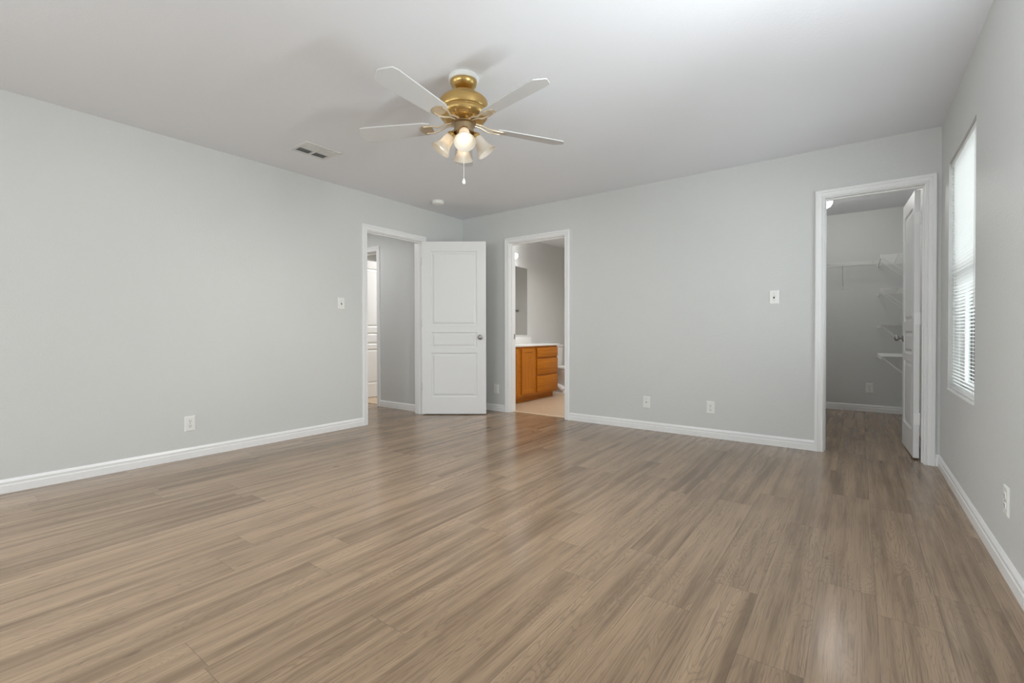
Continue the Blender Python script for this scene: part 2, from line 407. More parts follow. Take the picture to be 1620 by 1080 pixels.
def frame_for(n, place, u0, u1, h, depth, stop, label, stop_d=0.038):
    """jamb boards with a stop, casing on both faces; place(u,z,t): t>0 in front of the room face, t=-depth is the other face"""
    root = bpy.data.objects.new('trim_%d' % n, None); col.objects.link(root); tag(root, label, 'door trim', None, 'structure')
    bm = bmesh.new()
    def pbox(ua, ub, za, zb, ta, tb):
        v = [bm.verts.new(place(u, z, t)) for u in (ua, ub) for z in (za, zb) for t in (ta, tb)]
        for f in ((0, 1, 3, 2), (4, 6, 7, 5), (0, 4, 5, 1), (2, 3, 7, 6), (0, 2, 6, 4), (1, 5, 7, 3)): bm.faces.new([v[k] for k in f])
    pbox(u0-JB, u0, 0, h+JB, -depth, 0); pbox(u1, u1+JB, 0, h+JB, -depth, 0); pbox(u0, u1, h, h+JB, -depth, 0)
    pbox(u0, u0+0.008, 0, h-0.011, stop, stop+stop_d); pbox(u1-0.008, u1, 0, h-0.011, stop, stop+stop_d); pbox(u0, u1, h-0.011, h, stop, stop+stop_d)
    obj('jamb', bm, M['trim'], root, smooth=False)
    bm = bmesh.new(); casing(bm, place, u0, u1, h); obj('casing', bm, M['trim'], root, angle=25)
    bm = bmesh.new(); casing(bm, lambda u, z, t: place(u, z, -depth-t), u0, u1, h); obj('casing', bm, M['trim'], root, angle=25)
    return root
P_left = lambda u, z, t: Vector((XL+t, u, z))
P_back = lambda u, z, t: Vector((u, YB-t, z))
P_hall = lambda u, z, t: Vector((u, YHW-t, z))
tr1 = frame_for(1, P_left, D1[0], D1[1], DH, T, -0.076, 'white casing and jamb around the entry doorway on the left wall')
tr2 = frame_for(2, P_back, D2[0], D2[1], DH, T, -0.082, 'white casing and jamb around the bathroom doorway')
tr3 = frame_for(3, P_back, D3[0], D3[1], DH, T, -0.082, 'white casing and jamb around the closet doorway', 0.036)
tr4 = frame_for(4, P_hall, DHALL[0], DHALL[1], DH, T, -0.082, 'white casing and jamb around the far hallway doorway')
# strike plates on the jambs
bm = bmesh.new(); box(bm, XL-0.034, XL-0.004, D1[0], D1[0]+0.002, 0.89, 0.95, 0.0004); obj('strike_plate', bm, M['nickel'], tr1)
bm = bmesh.new(); box(bm, D2[0], D2[0]+0.002, YB2-0.036, YB2-0.004, 0.89, 0.95, 0.0004); obj('strike_plate', bm, M['nickel'], tr2)

BASE = [(0.0, 0.0), (0.0125, 0.0), (0.0125, 0.046), (0.0095, 0.050), (0.0095, 0.062), (0.0105, 0.066), (0.008, 0.071), (0.0045, 0.079), (0.002, 0.083), (0.0, 0.083)]
def baseboard(name, segs, label):
    bm = bmesh.new()
    for (a, b, n) in segs:
        a, b, n = Vector((*a, 0)), Vector((*b, 0)), Vector((*n, 0))
        sweep_rect(bm, BASE, [lambda d, t, q=a, n=n: q + n*d + Vector((0, 0, t)), lambda d, t, q=b, n=n: q + n*d + Vector((0, 0, t))])
    o = struct(name, bm, M['trim'], label, 'baseboard')
    o.data.shade_smooth(); o.data.set_sharp_from_angle(angle=math.radians(25))
CW = 0.065
baseboard('baseboard_left', [((XL, YF), (XL, D1[0]-CW), (1, 0)), ((XL, D1[1]+CW), (XL, YB), (1, 0))], 'white baseboard along the left wall')
baseboard('baseboard_back', [((XL, YB), (D2[0]-CW, YB), (0, -1)), ((D2[1]+CW, YB), (D3[0]-CW, YB), (0, -1)), ((D3[1]+CW, YB), (XR, YB), (0, -1))], 'white baseboard along the back wall')
baseboard('baseboard_right', [((XR, YF), (XR, YB), (-1, 0))], 'white baseboard along the right wall')
baseboard('baseboard_front', [((XL, YF), (XR, YF), (0, 1))], 'white baseboard behind the camera')
baseboard('baseboard_closet', [((XCL, YCB), (XR, YCB), (0, -1)), ((XR, YB2), (XR, YCB), (-1, 0)), ((XCL, YB2), (XCL, YCB), (1, 0))], 'white baseboard inside the closet')
baseboard('baseboard_hall', [((DHALL[1]+CW, YHW), (XH, YHW), (0, -1)), ((-7.0, YHW), (DHALL[0]-CW, YHW), (0, -1))], 'white baseboard in the hallway')
bm = bmesh.new(); box(bm, D2[0], D2[1], YB2-0.045, YB2-0.005, 0.0, 0.007, 0.002)
struct('trim_5', bm, M['strip'], 'beige threshold strip in the bathroom doorway', 'threshold')
bm = bmesh.new(); box(bm, DHALL[0], DHALL[1], YHW+0.085, YHW+0.12, 0.0, 0.006, 0.002)
struct('trim_6', bm, M['strip'], 'beige threshold strip in the far hallway doorway', 'threshold')

# ------------------------------------------------------------------ panelled doors
def leaf_mesh(wd, ht, th, y0):
    """three-panel moulded slab: x 0..wd, z 0..ht, y from y0 to y0+th; panels on both faces"""
    bm = bmesh.new()
    px0, px1 = 0.141*wd, 0.859*wd
    pz = [(ht*(1-0.903), ht*(1-0.645)), (ht*(1-0.615), ht*(1-0.5255)), (ht*(1-0.487), ht*(1-0.056))]
    xs = [0, px0, px1, wd]; zs = [0, pz[0][0], pz[0][1], pz[1][0], pz[1][1], pz[2][0], pz[2][1], ht]
    for side in (0, 1):
        yf = y0 if side == 0 else y0+th; s = 1 if side == 0 else -1
        cache = {}
        def V(x, z, d=0.0):
            k = (round(x, 5), round(z, 5), round(d, 5))
            if k not in cache: cache[k] = bm.verts.new((x, yf+s*d, z))
            return cache[k]
        for i in range(3):
            for j in range(7):
                x0, x1, z0, z1 = xs[i], xs[i+1], zs[j], zs[j+1]
                if i == 1 and j in (1, 3, 5):
                    prev = (x0, x1, z0, z1, 0.0)
                    for ins, dep in ((0.003, 0.006), (0.010, 0.0115), (0.016, 0.0120), (0.020, 0.0115), (0.038, 0.0025), (0.041, 0.002)):
                        cur = (x0+ins, x1-ins, z0+ins, z1-ins, dep)
                        A = [V(prev[0], prev[2], prev[4]), V(prev[1], prev[2], prev[4]), V(prev[1], prev[3], prev[4]), V(prev[0], prev[3], prev[4])]
                        B = [V(cur[0], cur[2], cur[4]), V(cur[1], cur[2], cur[4]), V(cur[1], cur[3], cur[4]), V(cur[0], cur[3], cur[4])]
                        for k in range(4): bm.faces.new((A[k], A[(k+1) % 4], B[(k+1) % 4], B[k]))
                        prev = cur
                    bm.faces.new(B)
                else: bm.faces.new((V(x0, z0), V(x1, z0), V(x1, z1), V(x0, z1)))
    # edges
    a, b = y0, y0+th
    for q in (((0, a, 0), (0, b, 0), (0, b, ht), (0, a, ht)), ((wd, a, 0), (wd, b, 0), (wd, b, ht), (wd, a, ht)),
              ((0, a, 0), (wd, a, 0), (wd, b, 0), (0, b, 0)), ((0, a, ht), (wd, a, ht), (wd, b, ht), (0, b, ht))):
        bm.faces.new([bm.verts.new(v) for v in q])
    return bm

KNOB = [(0.0, 0.062), (0.010, 0.0615), (0.020, 0.057), (0.0255, 0.049), (0.0265, 0.042), (0.023, 0.034), (0.015, 0.028), (0.0105, 0.024), (0.0100, 0.012), (0.014, 0.009), (0.028, 0.007), (0.031, 0.004), (0.032, 0.0)]
def door(n, label, pin, rotz, wd, y0, hinge_z, hinge_mat, hinge_side, knob=True):
    root = thing('door_%d' % n, label, 'door', (pin[0], pin[1], 0), rotz); root['kind'] = 'structure'
    ht, th, zb = 2.028, 0.035, 0.012
    lf = obj('door_leaf', leaf_mesh(wd, ht, th, y0), M['door'], root, loc=(0.004, 0, zb), smooth=False)
    if knob:
        bm = bmesh.new()
        for sgn, yy in ((-1, y0), (1, y0+th)):
            mt = Matrix.Translation((wd*0.911, yy, 0.915-zb)) @ Matrix.Rotation(-sgn*PI/2, 4, 'X')
            lathe(bm, KNOB, 28, mt)
        k = obj('knob', bm, M['nickel'], lf); k['label'] = 'round satin nickel knob'
        bm = bmesh.new(); box(bm, wd-0.0005, wd+0.0015, y0+0.005, y0+th-0.005, 0.886-zb, 0.944-zb); box(bm, wd, wd+0.009, y0+0.011, y0+th-0.011, 0.906-zb, 0.924-zb, 0.002)
        obj('latch', bm, M['nickel'], lf)
    for hz in hinge_z:
        bm = bmesh.new()
        lathe(bm, [(0.0, -0.047), (0.0055, -0.046), (0.0055, 0.046), (0.0, 0.047)], 12, Matrix.Translation((0, 0.0, hz)))
        ya, yb_ = (0.0, hinge_side*0.032)
        box(bm, 0.0015, 0.0042, min(ya, yb_), max(ya, yb_), hz-0.044, hz+0.044, 0.0004)
        c, s = math.cos(-rotz), math.sin(-rotz)
        obj('hinge', bm, hinge_mat, root)
    return root
d1 = door(1, 'white three-panel entry door standing open into the bedroom', (-4.1495, 3.8125), 0.6365, 0.755, -0.035, (1.815, 1.08, 0.33), M['nickel'], -1)
d3 = door(3, 'white three-panel closet door swung open inside the closet', (0.377, 4.661), math.radians(92.8), 0.602, 0.0, (1.83, 1.07, 0.31), M['trim'], 1)
d4 = door(4, 'white three-panel door standing open in the room across the hall', (DHALL[0]+0.004, YHW+T+0.008), math.radians(90.3), 0.745, -0.035, (1.83, 1.07, 0.31), M['nickel'], -1, knob=True)
# jamb-side hinge plates (fixed to the trim)
for hz in (1.815, 1.08, 0.33):
    bm = bmesh.new(); box(bm, XL-0.034, XL+0.002, D1[1]-0.0022, D1[1]-0.0002, hz-0.044, hz+0.044, 0.0004); obj('hinge_plate', bm, M['trim'], tr1)
for hz in (1.83, 1.07, 0.31):
    bm = bmesh.new(); box(bm, D3[1]-0.0022, D3[1]-0.0002, YB2-0.034, YB2+0.006, hz-0.044, hz+0.044, 0.0004); obj('hinge_plate', bm, M['trim'], tr3)

# ------------------------------------------------------------------ windows
def window(n, place, u0, u1, z0, z1, label):
    """place(u,z,t): t is depth outward from the room face"""
    root = bpy.data.objects.new('window_%d' % n, None); col.objects.link(root); tag(root, label, 'window', None, 'structure')
    def pb(bm, ua, ub, za, zb, ta, tb):
        v = [bm.verts.new(place(u, z, t)) for u in (ua, ub) for z in (za, zb) for t in (ta, tb)]
        for f in ((0, 1, 3, 2), (4, 6, 7, 5), (0, 4, 5, 1), (2, 3, 7, 6), (0, 2, 6, 4), (1, 5, 7, 3)): bm.faces.new([v[k] for k in f])
    def ring(bm, ua, ub, za, zb, wdt, ta, tb):
        pb(bm, ua, ua+wdt, za, zb, ta, tb); pb(bm, ub-wdt, ub, za, zb, ta, tb)
        pb(bm, ua+wdt, ub-wdt, za, za+wdt, ta, tb); pb(bm, ua+wdt, ub-wdt, zb-wdt, zb, ta, tb)
    zm = (z0+z1)/2 - 0.01
    bm = bmesh.new(); ring(bm, u0, u1, z0, z1, 0.022, 0.078, 0.14); obj('window_frame', bm, M['vinyl'], root, smooth=False)
    bm = bmesh.new(); ring(bm, u0+0.022, u1-0.022, z0+0.022, zm+0.02, 0.038, 0.074, 0.100); s1 = obj('lower_sash', bm, M['vinyl'], root, smooth=False)
    bm = bmesh.new(); ring(bm, u0+0.022, u1-0.022, zm-0.02, z1-0.022, 0.032, 0.102, 0.128); s2 = obj('upper_sash', bm, M['vinyl'], root, smooth=False)
    bm = bmesh.new(); pb(bm, u0+0.06, u1-0.06, z0+0.06, zm-0.018, 0.086, 0.089); obj('pane', bm, M['glass'], s1, smooth=False)
    bm = bmesh.new(); pb(bm, u0+0.054, u1-0.054, zm+0.012, z1-0.054, 0.113, 0.116); obj('pane', bm, M['glass'], s2, smooth=False)
    bm = bmesh.new(); pb(bm, u0, u1, z0, z0+0.008, -0.004, 0.078); obj('window_sill', bm, M['trim'], root, smooth=False)
    return root
P_rw = lambda u, z, t: Vector((XR+t, u, z))
window(1, P_rw, *W1, label='white vinyl window behind blinds on the right wall')
window(2, P_rw, *W2, label='added white vinyl window, unseen beside the camera on the right wall')  # out of view, put in to hold the added side light
window(3, lambda u, z, t: Vector((u, YF-t*0.85, z)), *W3, label='added white vinyl window, unseen behind the camera')  # unseen, made up as an opening for the rear light strips
window(4, lambda u, z, t: Vector((XL-t*0.85, u, z)), *W4, label='added white vinyl window, unseen on the left wall behind the camera')  # unseen, added so that light reaches the right wall

# mini blind on the visible window
bl = thing('window_blind', 'white horizontal mini blind hanging in the right wall window', 'blind', (XR+0.026, (W1[0]+W1[1])/2, W1[3]))
bw = (W1[1]-W1[0])/2 - 0.008
bm = bmesh.new(); box(bm, -0.014, 0.014, -bw, bw, -0.030, -0.002, 0.002); obj('headrail', bm, M['blind'], bl)
zt, zbm = -0.045, -(W1[3]-W1[2])+0.045
ns = 69; tilt = math.radians(-14)
def slat_bm():
    bm = bmesh.new(); rows = []
    for k in range(6):
        s = (k/5-0.5)*0.025; crown = 0.0022*(1-(2*s/0.025)**2)
        xx = s*math.cos(tilt) - crown*math.sin(tilt); zz = s*math.sin(tilt) + crown*math.cos(tilt)
        rows.append([bm.verts.new((xx, yv, zz+dz)) for dz in (0.0, 0.0004) for yv in (-bw+0.004, bw-0.004)])
    for a, b in zip(rows[:-1], rows[1:]):
        bm.faces.new((a[0], a[1], b[1], b[0])); bm.faces.new((a[2], b[2], b[3], a[3]))
        bm.faces.new((a[0], b[0], b[2], a[2])); bm.faces.new((a[1], a[3], b[3], b[1]))
    bm.faces.new((rows[0][0], rows[0][2], rows[0][3], rows[0][1])); bm.faces.new((rows[-1][0], rows[-1][1], rows[-1][3], rows[-1][2]))
    return bm
sl0 = obj('slat', slat_bm(), M['blind'], bl, loc=(0, 0, zt), angle=60)
for k in range(1, ns):
    c = sl0.copy(); col.objects.link(c); c.parent = bl; c.location = (0, 0, zt + (zbm-zt)*k/(ns-1))
bm = bmesh.new(); box(bm, -0.013, 0.013, -bw+0.003, bw-0.003, zbm-0.034, zbm-0.014, 0.004, 2); obj('bottom_rail', bm, M['blind'], bl)
for yv in (-bw+0.12, bw-0.12):
    bm = bmesh.new()
    for xv in (-0.0135, 0.0135): tube(bm, [(xv, yv, -0.03), (xv, yv, zbm-0.015)], 0.0008, 6)
    obj('ladder_cord', bm, M['cord'], bl)
bm = bmesh.new(); tube(bm, [(-0.018, -bw+0.06, -0.03), (-0.020, -bw+0.06, -0.92)], 0.0018, 8); tube(bm, [(-0.020, -bw+0.06, -0.92), (-0.020, -bw+0.06, -0.97)], 0.0035, 8)
obj('tilt_wand', bm, M['cord'], bl)

# outdoors: ground and neighbouring house seen through the blind
bm = bmesh.new(); box(bm, XR+TX+0.02, 40, -20, 60, -0.6, -0.5)
struct('ground', bm, M['grass'], 'outdoor ground beyond the window', 'ground')

# ------------------------------------------------------------------ ceiling fan
FX, FY = -1.831, 2.008
fan = thing('ceiling_fan', 'brass ceiling fan with four glass shades hanging below the ceiling', 'ceiling fan', (FX, FY, H), math.atan2(-FY, -FX))
# local +X points at the camera side; z measured down from the ceiling
bm = bmesh.new(); lathe(bm, [(0.0, 0.0), (0.083, 0.0), (0.085, -0.006), (0.085, -0.022), (0.080, -0.028), (0.074, -0.028)], 56)
o = obj('ceiling_plate', bm, M['plate'], fan); o['label'] = 'white ceiling ring'
bm = bmesh.new(); lathe(bm, [(0.0, -0.026), (0.075, -0.026), (0.076, -0.036), (0.070, -0.052), (0.056, -0.066), (0.042, -0.074), (0.034, -0.079), (0.032, -0.086), (0.0, -0.086)], 56)
obj('canopy', bm, M['brass'], fan)
bm = bmesh.new(); lathe(bm, [(0.0, -0.08), (0.022, -0.08), (0.022, -0.104), (0.0, -0.104)], 32); obj('downrod', bm, M['brass'], fan)
bm = bmesh.new()
lathe(bm, [(0.0, -0.096), (0.040, -0.096), (0.070, -0.098), (0.088, -0.104), (0.093, -0.112), (0.094, -0.120), (0.106, -0.124), (0.128, -0.133), (0.137, -0.144), (0.139, -0.152),
           (0.139, -0.190), (0.136, -0.196), (0.1325, -0.199), (0.1325, -0.204), (0.137, -0.208), (0.1395, -0.216), (0.137, -0.228), (0.126, -0.242), (0.106, -0.254), (0.080, -0.261), (0.0, -0.263)], 72)
mh = obj('motor_housing', bm, M['brass'], fan)
bm = bmesh.new()
for k in range(16):
    a = 2*PI*k/16
    for da in (-0.10, 0.0, 0.10):
        pass
    p = [(0.1175*math.cos(a+d), 0.1175*math.sin(a+d), -0.2475) for d in (-0.12, -0.06, 0, 0.06, 0.12)]
    tube(bm, p, 0.0022, 6)
obj('vent_slot', bm, M['bronze'], mh)
bm = bmesh.new(); lathe(bm, [(0.0, -0.260), (0.066, -0.260), (0.070, -0.265), (0.070, -0.270), (0.060, -0.273), (0.056, -0.275), (0.056, -0.312), (0.060, -0.315), (0.060, -0.322), (0.050, -0.328), (0.034, -0.342), (0.018, -0.350), (0.0, -0.352)], 56)
lk = obj('light_kit', bm, M['bronze'], fan)
# blades
def blade_bm():
    bm = bmesh.new(); prof = []
    L0, L1 = 0.20, 0.66
    n = 14
    left, right = [], []
    for k in range(n+1):
        s = k/n; x = L0 + (L1-L0)*s
        wv = 0.052 + 0.016*s
        if s > 0.86: wv *= math.sqrt(max(0.0, 1-((s-0.86)/0.14)**2)*0.75+0.25*(1-((s-0.86)/0.14)**4))
        if s < 0.06: wv *= 0.8+0.2*s/0.06
        left.append((x, max(wv, 0.006))); right.append((x, -max(wv, 0.006)))
    pts = left + right[::-1]
    pit = math.radians(12)
    lo, hi = [], []
    for (x, yv) in pts:
        lo.append(bm.verts.new((x, yv*math.cos(pit), -0.279+yv*math.sin(pit)))); hi.append(bm.verts.new((x, yv*math.cos(pit), -0.273+yv*math.sin(pit))))
    bm.faces.new(lo); bm.faces.new(hi[::-1])
    for k in range(len(pts)):
        k2 = (k+1) % len(pts); bm.faces.new((lo[k], lo[k2], hi[k2], hi[k]))
    return bm
def iron_bm():
    bm = bmesh.new()
    for s in (-1, 1): tube(bm, [(0.062, s*0.012, -0.262), (0.11, s*0.016, -0.268), (0.15, s*0.020, -0.283), (0.19, s*0.032, -0.284+s*0.006), (0.235, s*0.030, -0.283+s*0.006)], 0.0055, 8)
    pit = math.radians(12)
    r = bmesh.ops.create_cone(bm, cap_ends=True, segments=24, radius1=0.040, radius2=0.040, depth=0.004)
    bmesh.ops.rotate(bm, verts=r['verts'], cent=(0, 0, 0), matrix=Matrix.Rotation(pit, 3, 'X'))
    bmesh.ops.translate(bm, verts=r['verts'], vec=(0.225, 0, -0.282))
    return bm
b0 = obj('blade', blade_bm(), M['blade'], fan); b0['label'] = 'off-white fan blade'
i0 = obj('blade_iron', iron_bm(), M['blade_iron'], b0)
ang0 = math.radians(36)
b0.rotation_euler = (0, 0, ang0)
for k in range(1, 5):
    c = b0.copy(); col.objects.link(c); c.parent = fan; c.rotation_euler = (0, 0, ang0+2*PI*k/5)
    d = i0.copy(); col.objects.link(d); d.parent = c
# glass shades on brass sockets
SH_OUT = [(0.024, 0.0), (0.028, -0.004), (0.030, -0.020), (0.032, -0.040), (0.036, -0.060), (0.043, -0.078), (0.052, -0.093), (0.060, -0.104)]
SH = SH_OUT + [(0.0585, -0.1045)] + [(r-0.003, z) for r, z in SH_OUT[::-1]]
til = math.radians(36)        # shade axis away from straight down
lit = [True, False, True, True]
for k in range(4):
    a = k*PI/2 + math.radians(2)
    mt = Matrix.Rotation(a, 4, 'Z') @ Matrix.Translation((0.070, 0, -0.338)) @ Matrix.Rotation(-til, 4, 'Y')
    bm = bmesh.new(); tube(bm, [Matrix.Rotation(a, 4, 'Z') @ Vector(p) for p in ((0.035, 0, -0.310), (0.052, 0, -0.314), (0.064, 0, -0.325), (0.072, 0, -0.341))], 0.011, 12)
    lathe(bm, [(0.0, 0.018), (0.018, 0.016), (0.026, 0.008), (0.027, -0.012), (0.0, -0.012)], 32, mt); obj('socket', bm, M['brass'], lk)
    bm = bmesh.new(); lathe(bm, SH, 48, mt @ Matrix.Translation((0, 0, -0.006)), cap=False)
    sh = obj('lamp_shade', bm, M['shade'], lk); sh['label'] = 'frosted bell glass shade'
    bm = bmesh.new(); lathe(bm, [(0.0, -0.010), (0.012, -0.012), (0.013, -0.030), (0.020, -0.044), (0.027, -0.060), (0.028, -0.070), (0.024, -0.084), (0.014, -0.093), (0.0, -0.096)], 32, mt)
    obj('bulb', bm, M['bulb'] if lit[k] else M['bulb_off'], lk)
    if lit[k]:      # light leaving the mouth of the shade
        sp_ = bpy.data.lights.new('fan_lamp', 'SPOT'); sp_.energy = 18; sp_.color = (1.0, 0.965, 0.92); sp_.spot_size = math.radians(150); sp_.spot_blend = 0.6; sp_.shadow_soft_size = 0.03
        so = bpy.data.objects.new('fan_lamp', sp_); col.objects.link(so)
        fm = Matrix.Translation((FX, FY, H)) @ Matrix.Rotation(math.atan2(-FY, -FX), 4, 'Z') @ mt
        so.matrix_world = fm @ Matrix.Translation((0, 0, -0.116))
bm = bmesh.new(); tube(bm, [(0, 0, -0.35), (0, 0, -0.585)], 0.0013, 6)
pc = obj('pull_chain', bm, M['plate'], fan)
bm = bmesh.new(); lathe(bm, [(0.0, -0.580), (0.003, -0.582), (0.009, -0.598), (0.0095, -0.606), (0.006, -0.614), (0.0, -0.616)], 20); obj('chain_pull', bm, M['plate'], pc)

# ------------------------------------------------------------------ ceiling vent
vt = thing('ceiling_vent', 'white metal louvred air vent in the ceiling near the left wall', 'vent', (-3.525, 2.098, H))
hx, hy = 0.128, 0.152
bm = bmesh.new(); fo = [(0.0, 0.0), (0.0, -0.004), (0.006, -0.009), (0.030, -0.009), (0.030, 0.0)]
stt = [lambda d, t, sx=sx, sy=sy: Vector((sx*(hx-d), sy*(hy-d), t)) for sx, sy in ((1, 1), (-1, 1), (-1, -1), (1, -1), (1, 1))]
rows = [[bm.verts.new(s(d, t)) for d, t in fo] for s in stt[:4]]
for q in range(4):
    a, b = rows[q], rows[(q+1) % 4]
    for k in range(len(fo)): bm.faces.new((a[k], a[(k+1) % len(fo)], b[(k+1) % len(fo)], b[k]))
obj('frame', bm, M['vent'], vt, smooth=False)
bm = bmesh.new(); box(bm, -hx+0.03, hx-0.03, -0.011, 0.011, -0.009, -0.002); obj('divider', bm, M['vent'], vt, smooth=False)
bm = bmesh.new(); box(bm, -hx+0.028, hx-0.028, -hy+0.028, hy-0.028, -0.0012, -0.0004); obj('duct_opening', bm, M['ventdark'], vt, smooth=False)
for sy in (-1, 1):
    for k in range(7):
        xc = -hx+0.042 + k*(2*hx-0.084)/6
        tl = math.radians(48 if k > 2 else -48)
        bm = bmesh.new(); n = 5; prev = None; dz = 0.0007
        pts = [((q/4-0.5)*0.022, -0.0035*(1-(q/2-1)**2)) for q in range(5)]
        top, bot = [], []
        for (px_, pz_) in pts:
            xr = xc + px_*math.cos(tl) - pz_*math.sin(tl); zr = -0.0068 + (px_*math.sin(tl) + pz_*math.cos(tl))*0.55
            bot.append([bm.verts.new((xr, sy*yv, zr)) for yv in (0.011, hy-0.030)]); top.append([bm.verts.new((xr+0.0009, sy*yv, zr+0.0005)) for yv in (0.011, hy-0.030)])
        for q in range(4):
            bm.faces.new((bot[q][0], bot[q][1], bot[q+1][1], bot[q+1][0])); bm.faces.new((top[q][0], top[q+1][0], top[q+1][1], top[q][1]))
        for e_ in (0, 1): bm.faces.new([b_[e_] for b_ in bot] + [t_[e_] for t_ in top[::-1]])
        for q in (0, 4): bm.faces.new((bot[q][0], bot[q][1], top[q][1], top[q][0]))
        obj('slat', bm, M['vent'], vt)

# ------------------------------------------------------------------ smoke detector
sd = thing('smoke_detector', 'round white smoke detector on the ceiling near the corner above the entry door', 'smoke detector', (-3.785, 3.720, H))
bm = bmesh.new(); lathe(bm, [(0.0, 0.0), (0.070, 0.0), (0.070, -0.010), (0.067, -0.014), (0.0, -0.014)], 48); obj('base', bm, M['plate'], sd)
bm = bmesh.new(); lathe(bm, [(0.0, -0.013), (0.064, -0.013), (0.065, -0.022), (0.061, -0.032), (0.050, -0.037), (0.022, -0.039), (0.020, -0.037), (0.0, -0.037)], 48); obj('cover', bm, M['plate'], sd)
bm = bmesh.new(); lathe(bm, [(0.0, -0.036), (0.010, -0.036), (0.010, -0.041), (0.0, -0.042)], 24); obj('test_button', bm, M['plate'], sd)

# ------------------------------------------------------------------ wall plates (local: x along wall, y out of the wall is -y, z up)
def plate_bm(wd=0.074, ht=0.117, th=0.006):
    bm = bmesh.new(); a = [(-wd/2, -ht/2), (wd/2, -ht/2), (wd/2, ht/2), (-wd/2, ht/2)]
    s = 0.006
    b = [(x-math.copysign(s, x), z-math.copysign(s, z)) for x, z in a]
    R0 = [bm.verts.new((x, 0, z)) for x, z in a]; R1 = [bm.verts.new((x, -0.002, z)) for x, z in a]; R2 = [bm.verts.new((x, -th, z)) for x, z in b]
    for p, q in ((R0, R1), (R1, R2)):
        for k in range(4): bm.faces.new((p[k], p[(k+1) % 4], q[(k+1) % 4], q[k]))
    bm.faces.new(R2); bm.faces.new(R0[::-1])
    return bm
def screw(parent, z):
    bm = bmesh.new(); lathe(bm, [(0.0, 0.0016), (0.002, 0.0014), (0.0032, 0.0)], 14, Matrix.Translation((0, -0.006, z)) @ Matrix.Rotation(PI/2, 4, 'X')); return obj('screw', bm, M['nickel'], parent)
def outlet(label, loc, rotz):
    t = thing('electrical_outlet', label, 'outlet', loc, rotz, 'duplex wall outlets')
    obj('cover_plate', plate_bm(), M['plate'], t, smooth=False)
    for s in (1, -1):
        bm = bmesh.new(); zc = s*0.0195
        prof = [(0.0172*math.cos(2*PI*k/28), max(-0.0135, min(0.0135, 0.0172*math.sin(2*PI*k/28)))) for k in range(28)]
        f = [bm.verts.new((x, -0.006, zc+z)) for x, z in prof]; g = [bm.verts.new((x*0.95, -0.0082, zc+z*0.95)) for x, z in prof]
        for k in range(28): bm.faces.new((f[k], f[(k+1) % 28], g[(k+1) % 28], g[k]))
        bm.faces.new(g)
        r = obj('receptacle', bm, M['plate'], t)
        bm = bmesh.new(); box(bm, -0.0078, -0.0050, -0.0086, -0.0078, zc-0.001, zc+0.0075); box(bm, 0.0050, 0.0078, -0.0086, -0.0078, zc-0.001, zc+0.0065)
        lathe(bm, [(0.0, 0.0008), (0.0030, 0.0006), (0.0030, 0.0)], 14, Matrix.Translation((0, -0.0079, zc-0.007)) @ Matrix.Rotation(PI/2, 4, 'X'))
        obj('slots', bm, M['slot'], r, smooth=False)
    screw(t, 0.0)
    return t
RL, RB, RR = PI/2, 0.0, -PI/2     # left wall faces +x, back wall faces -y, right wall faces -x
oL = outlet('white duplex outlet low on the left wall', (XL, 1.416, 0.268), RL)
def dup3(src, loc, rotz, label): return dup(src, loc, rotz, label)
dup3(oL, (-3.596, YB, 0.274), RB, 'white duplex outlet low between the entry door and the bathroom doorway')
dup3(oL, (-1.083, YB, 0.277), RB, 'white duplex outlet low on the back wall right of the cable plate')
dup3(oL, (XR, 2.651, 0.298), RR, 'white duplex outlet low on the right wall')
dup3(oL, (0.119, YCB, 0.288), RB, 'white duplex outlet low on the closet rear wall')
cp = thing('cable_wall_plate', 'white coaxial cable plate low on the back wall', 'wall plate', (-1.687, YB, 0.274), RB)
obj('cover_plate', plate_bm(), M['plate'], cp, smooth=False)
bm = bmesh.new(); lathe(bm, [(0.0, 0.011), (0.0042, 0.011), (0.0046, 0.0), (0.0075, 0.0), (0.0075, -0.002)], 16, Matrix.Translation((0, -0.007, 0)) @ Matrix.Rotation(PI/2, 4, 'X')); obj('jack', bm, M['nickel'], cp)
screw(cp, 0.040); screw(cp, -0.040)
def switch(label, loc, rotz, up_=1):
    t = thing('light_switch', label, 'light switch', loc, rotz, 'toggle light switches')
    obj('cover_plate', plate_bm(), M['plate'], t, smooth=False)
    bm = bmesh.new(); box(bm, -0.006, 0.006, -0.0068, -0.0055, -0.0125, 0.0125); obj('slot', bm, M['slot'], t, smooth=False)
    bm = bmesh.new(); box(bm, -0.0046, 0.0046, -0.017, -0.006, 0.000, 0.009, 0.0015, 2); bmesh.ops.rotate(bm, verts=bm.verts[:], cent=(0, -0.006, 0), matrix=Matrix.Rotation(math.radians(-22*up_), 3, 'X'))
    obj('toggle', bm, M['plate'], t)
    screw(t, 0.030); screw(t, -0.030)
    return t
sw = switch('white toggle light switch on the left wall beside the entry doorway', (XL, 2.741, 1.263), RL)
dup3(sw, (-0.574, YB, 1.267), RB, 'white toggle light switch on the back wall beside the closet doorway')

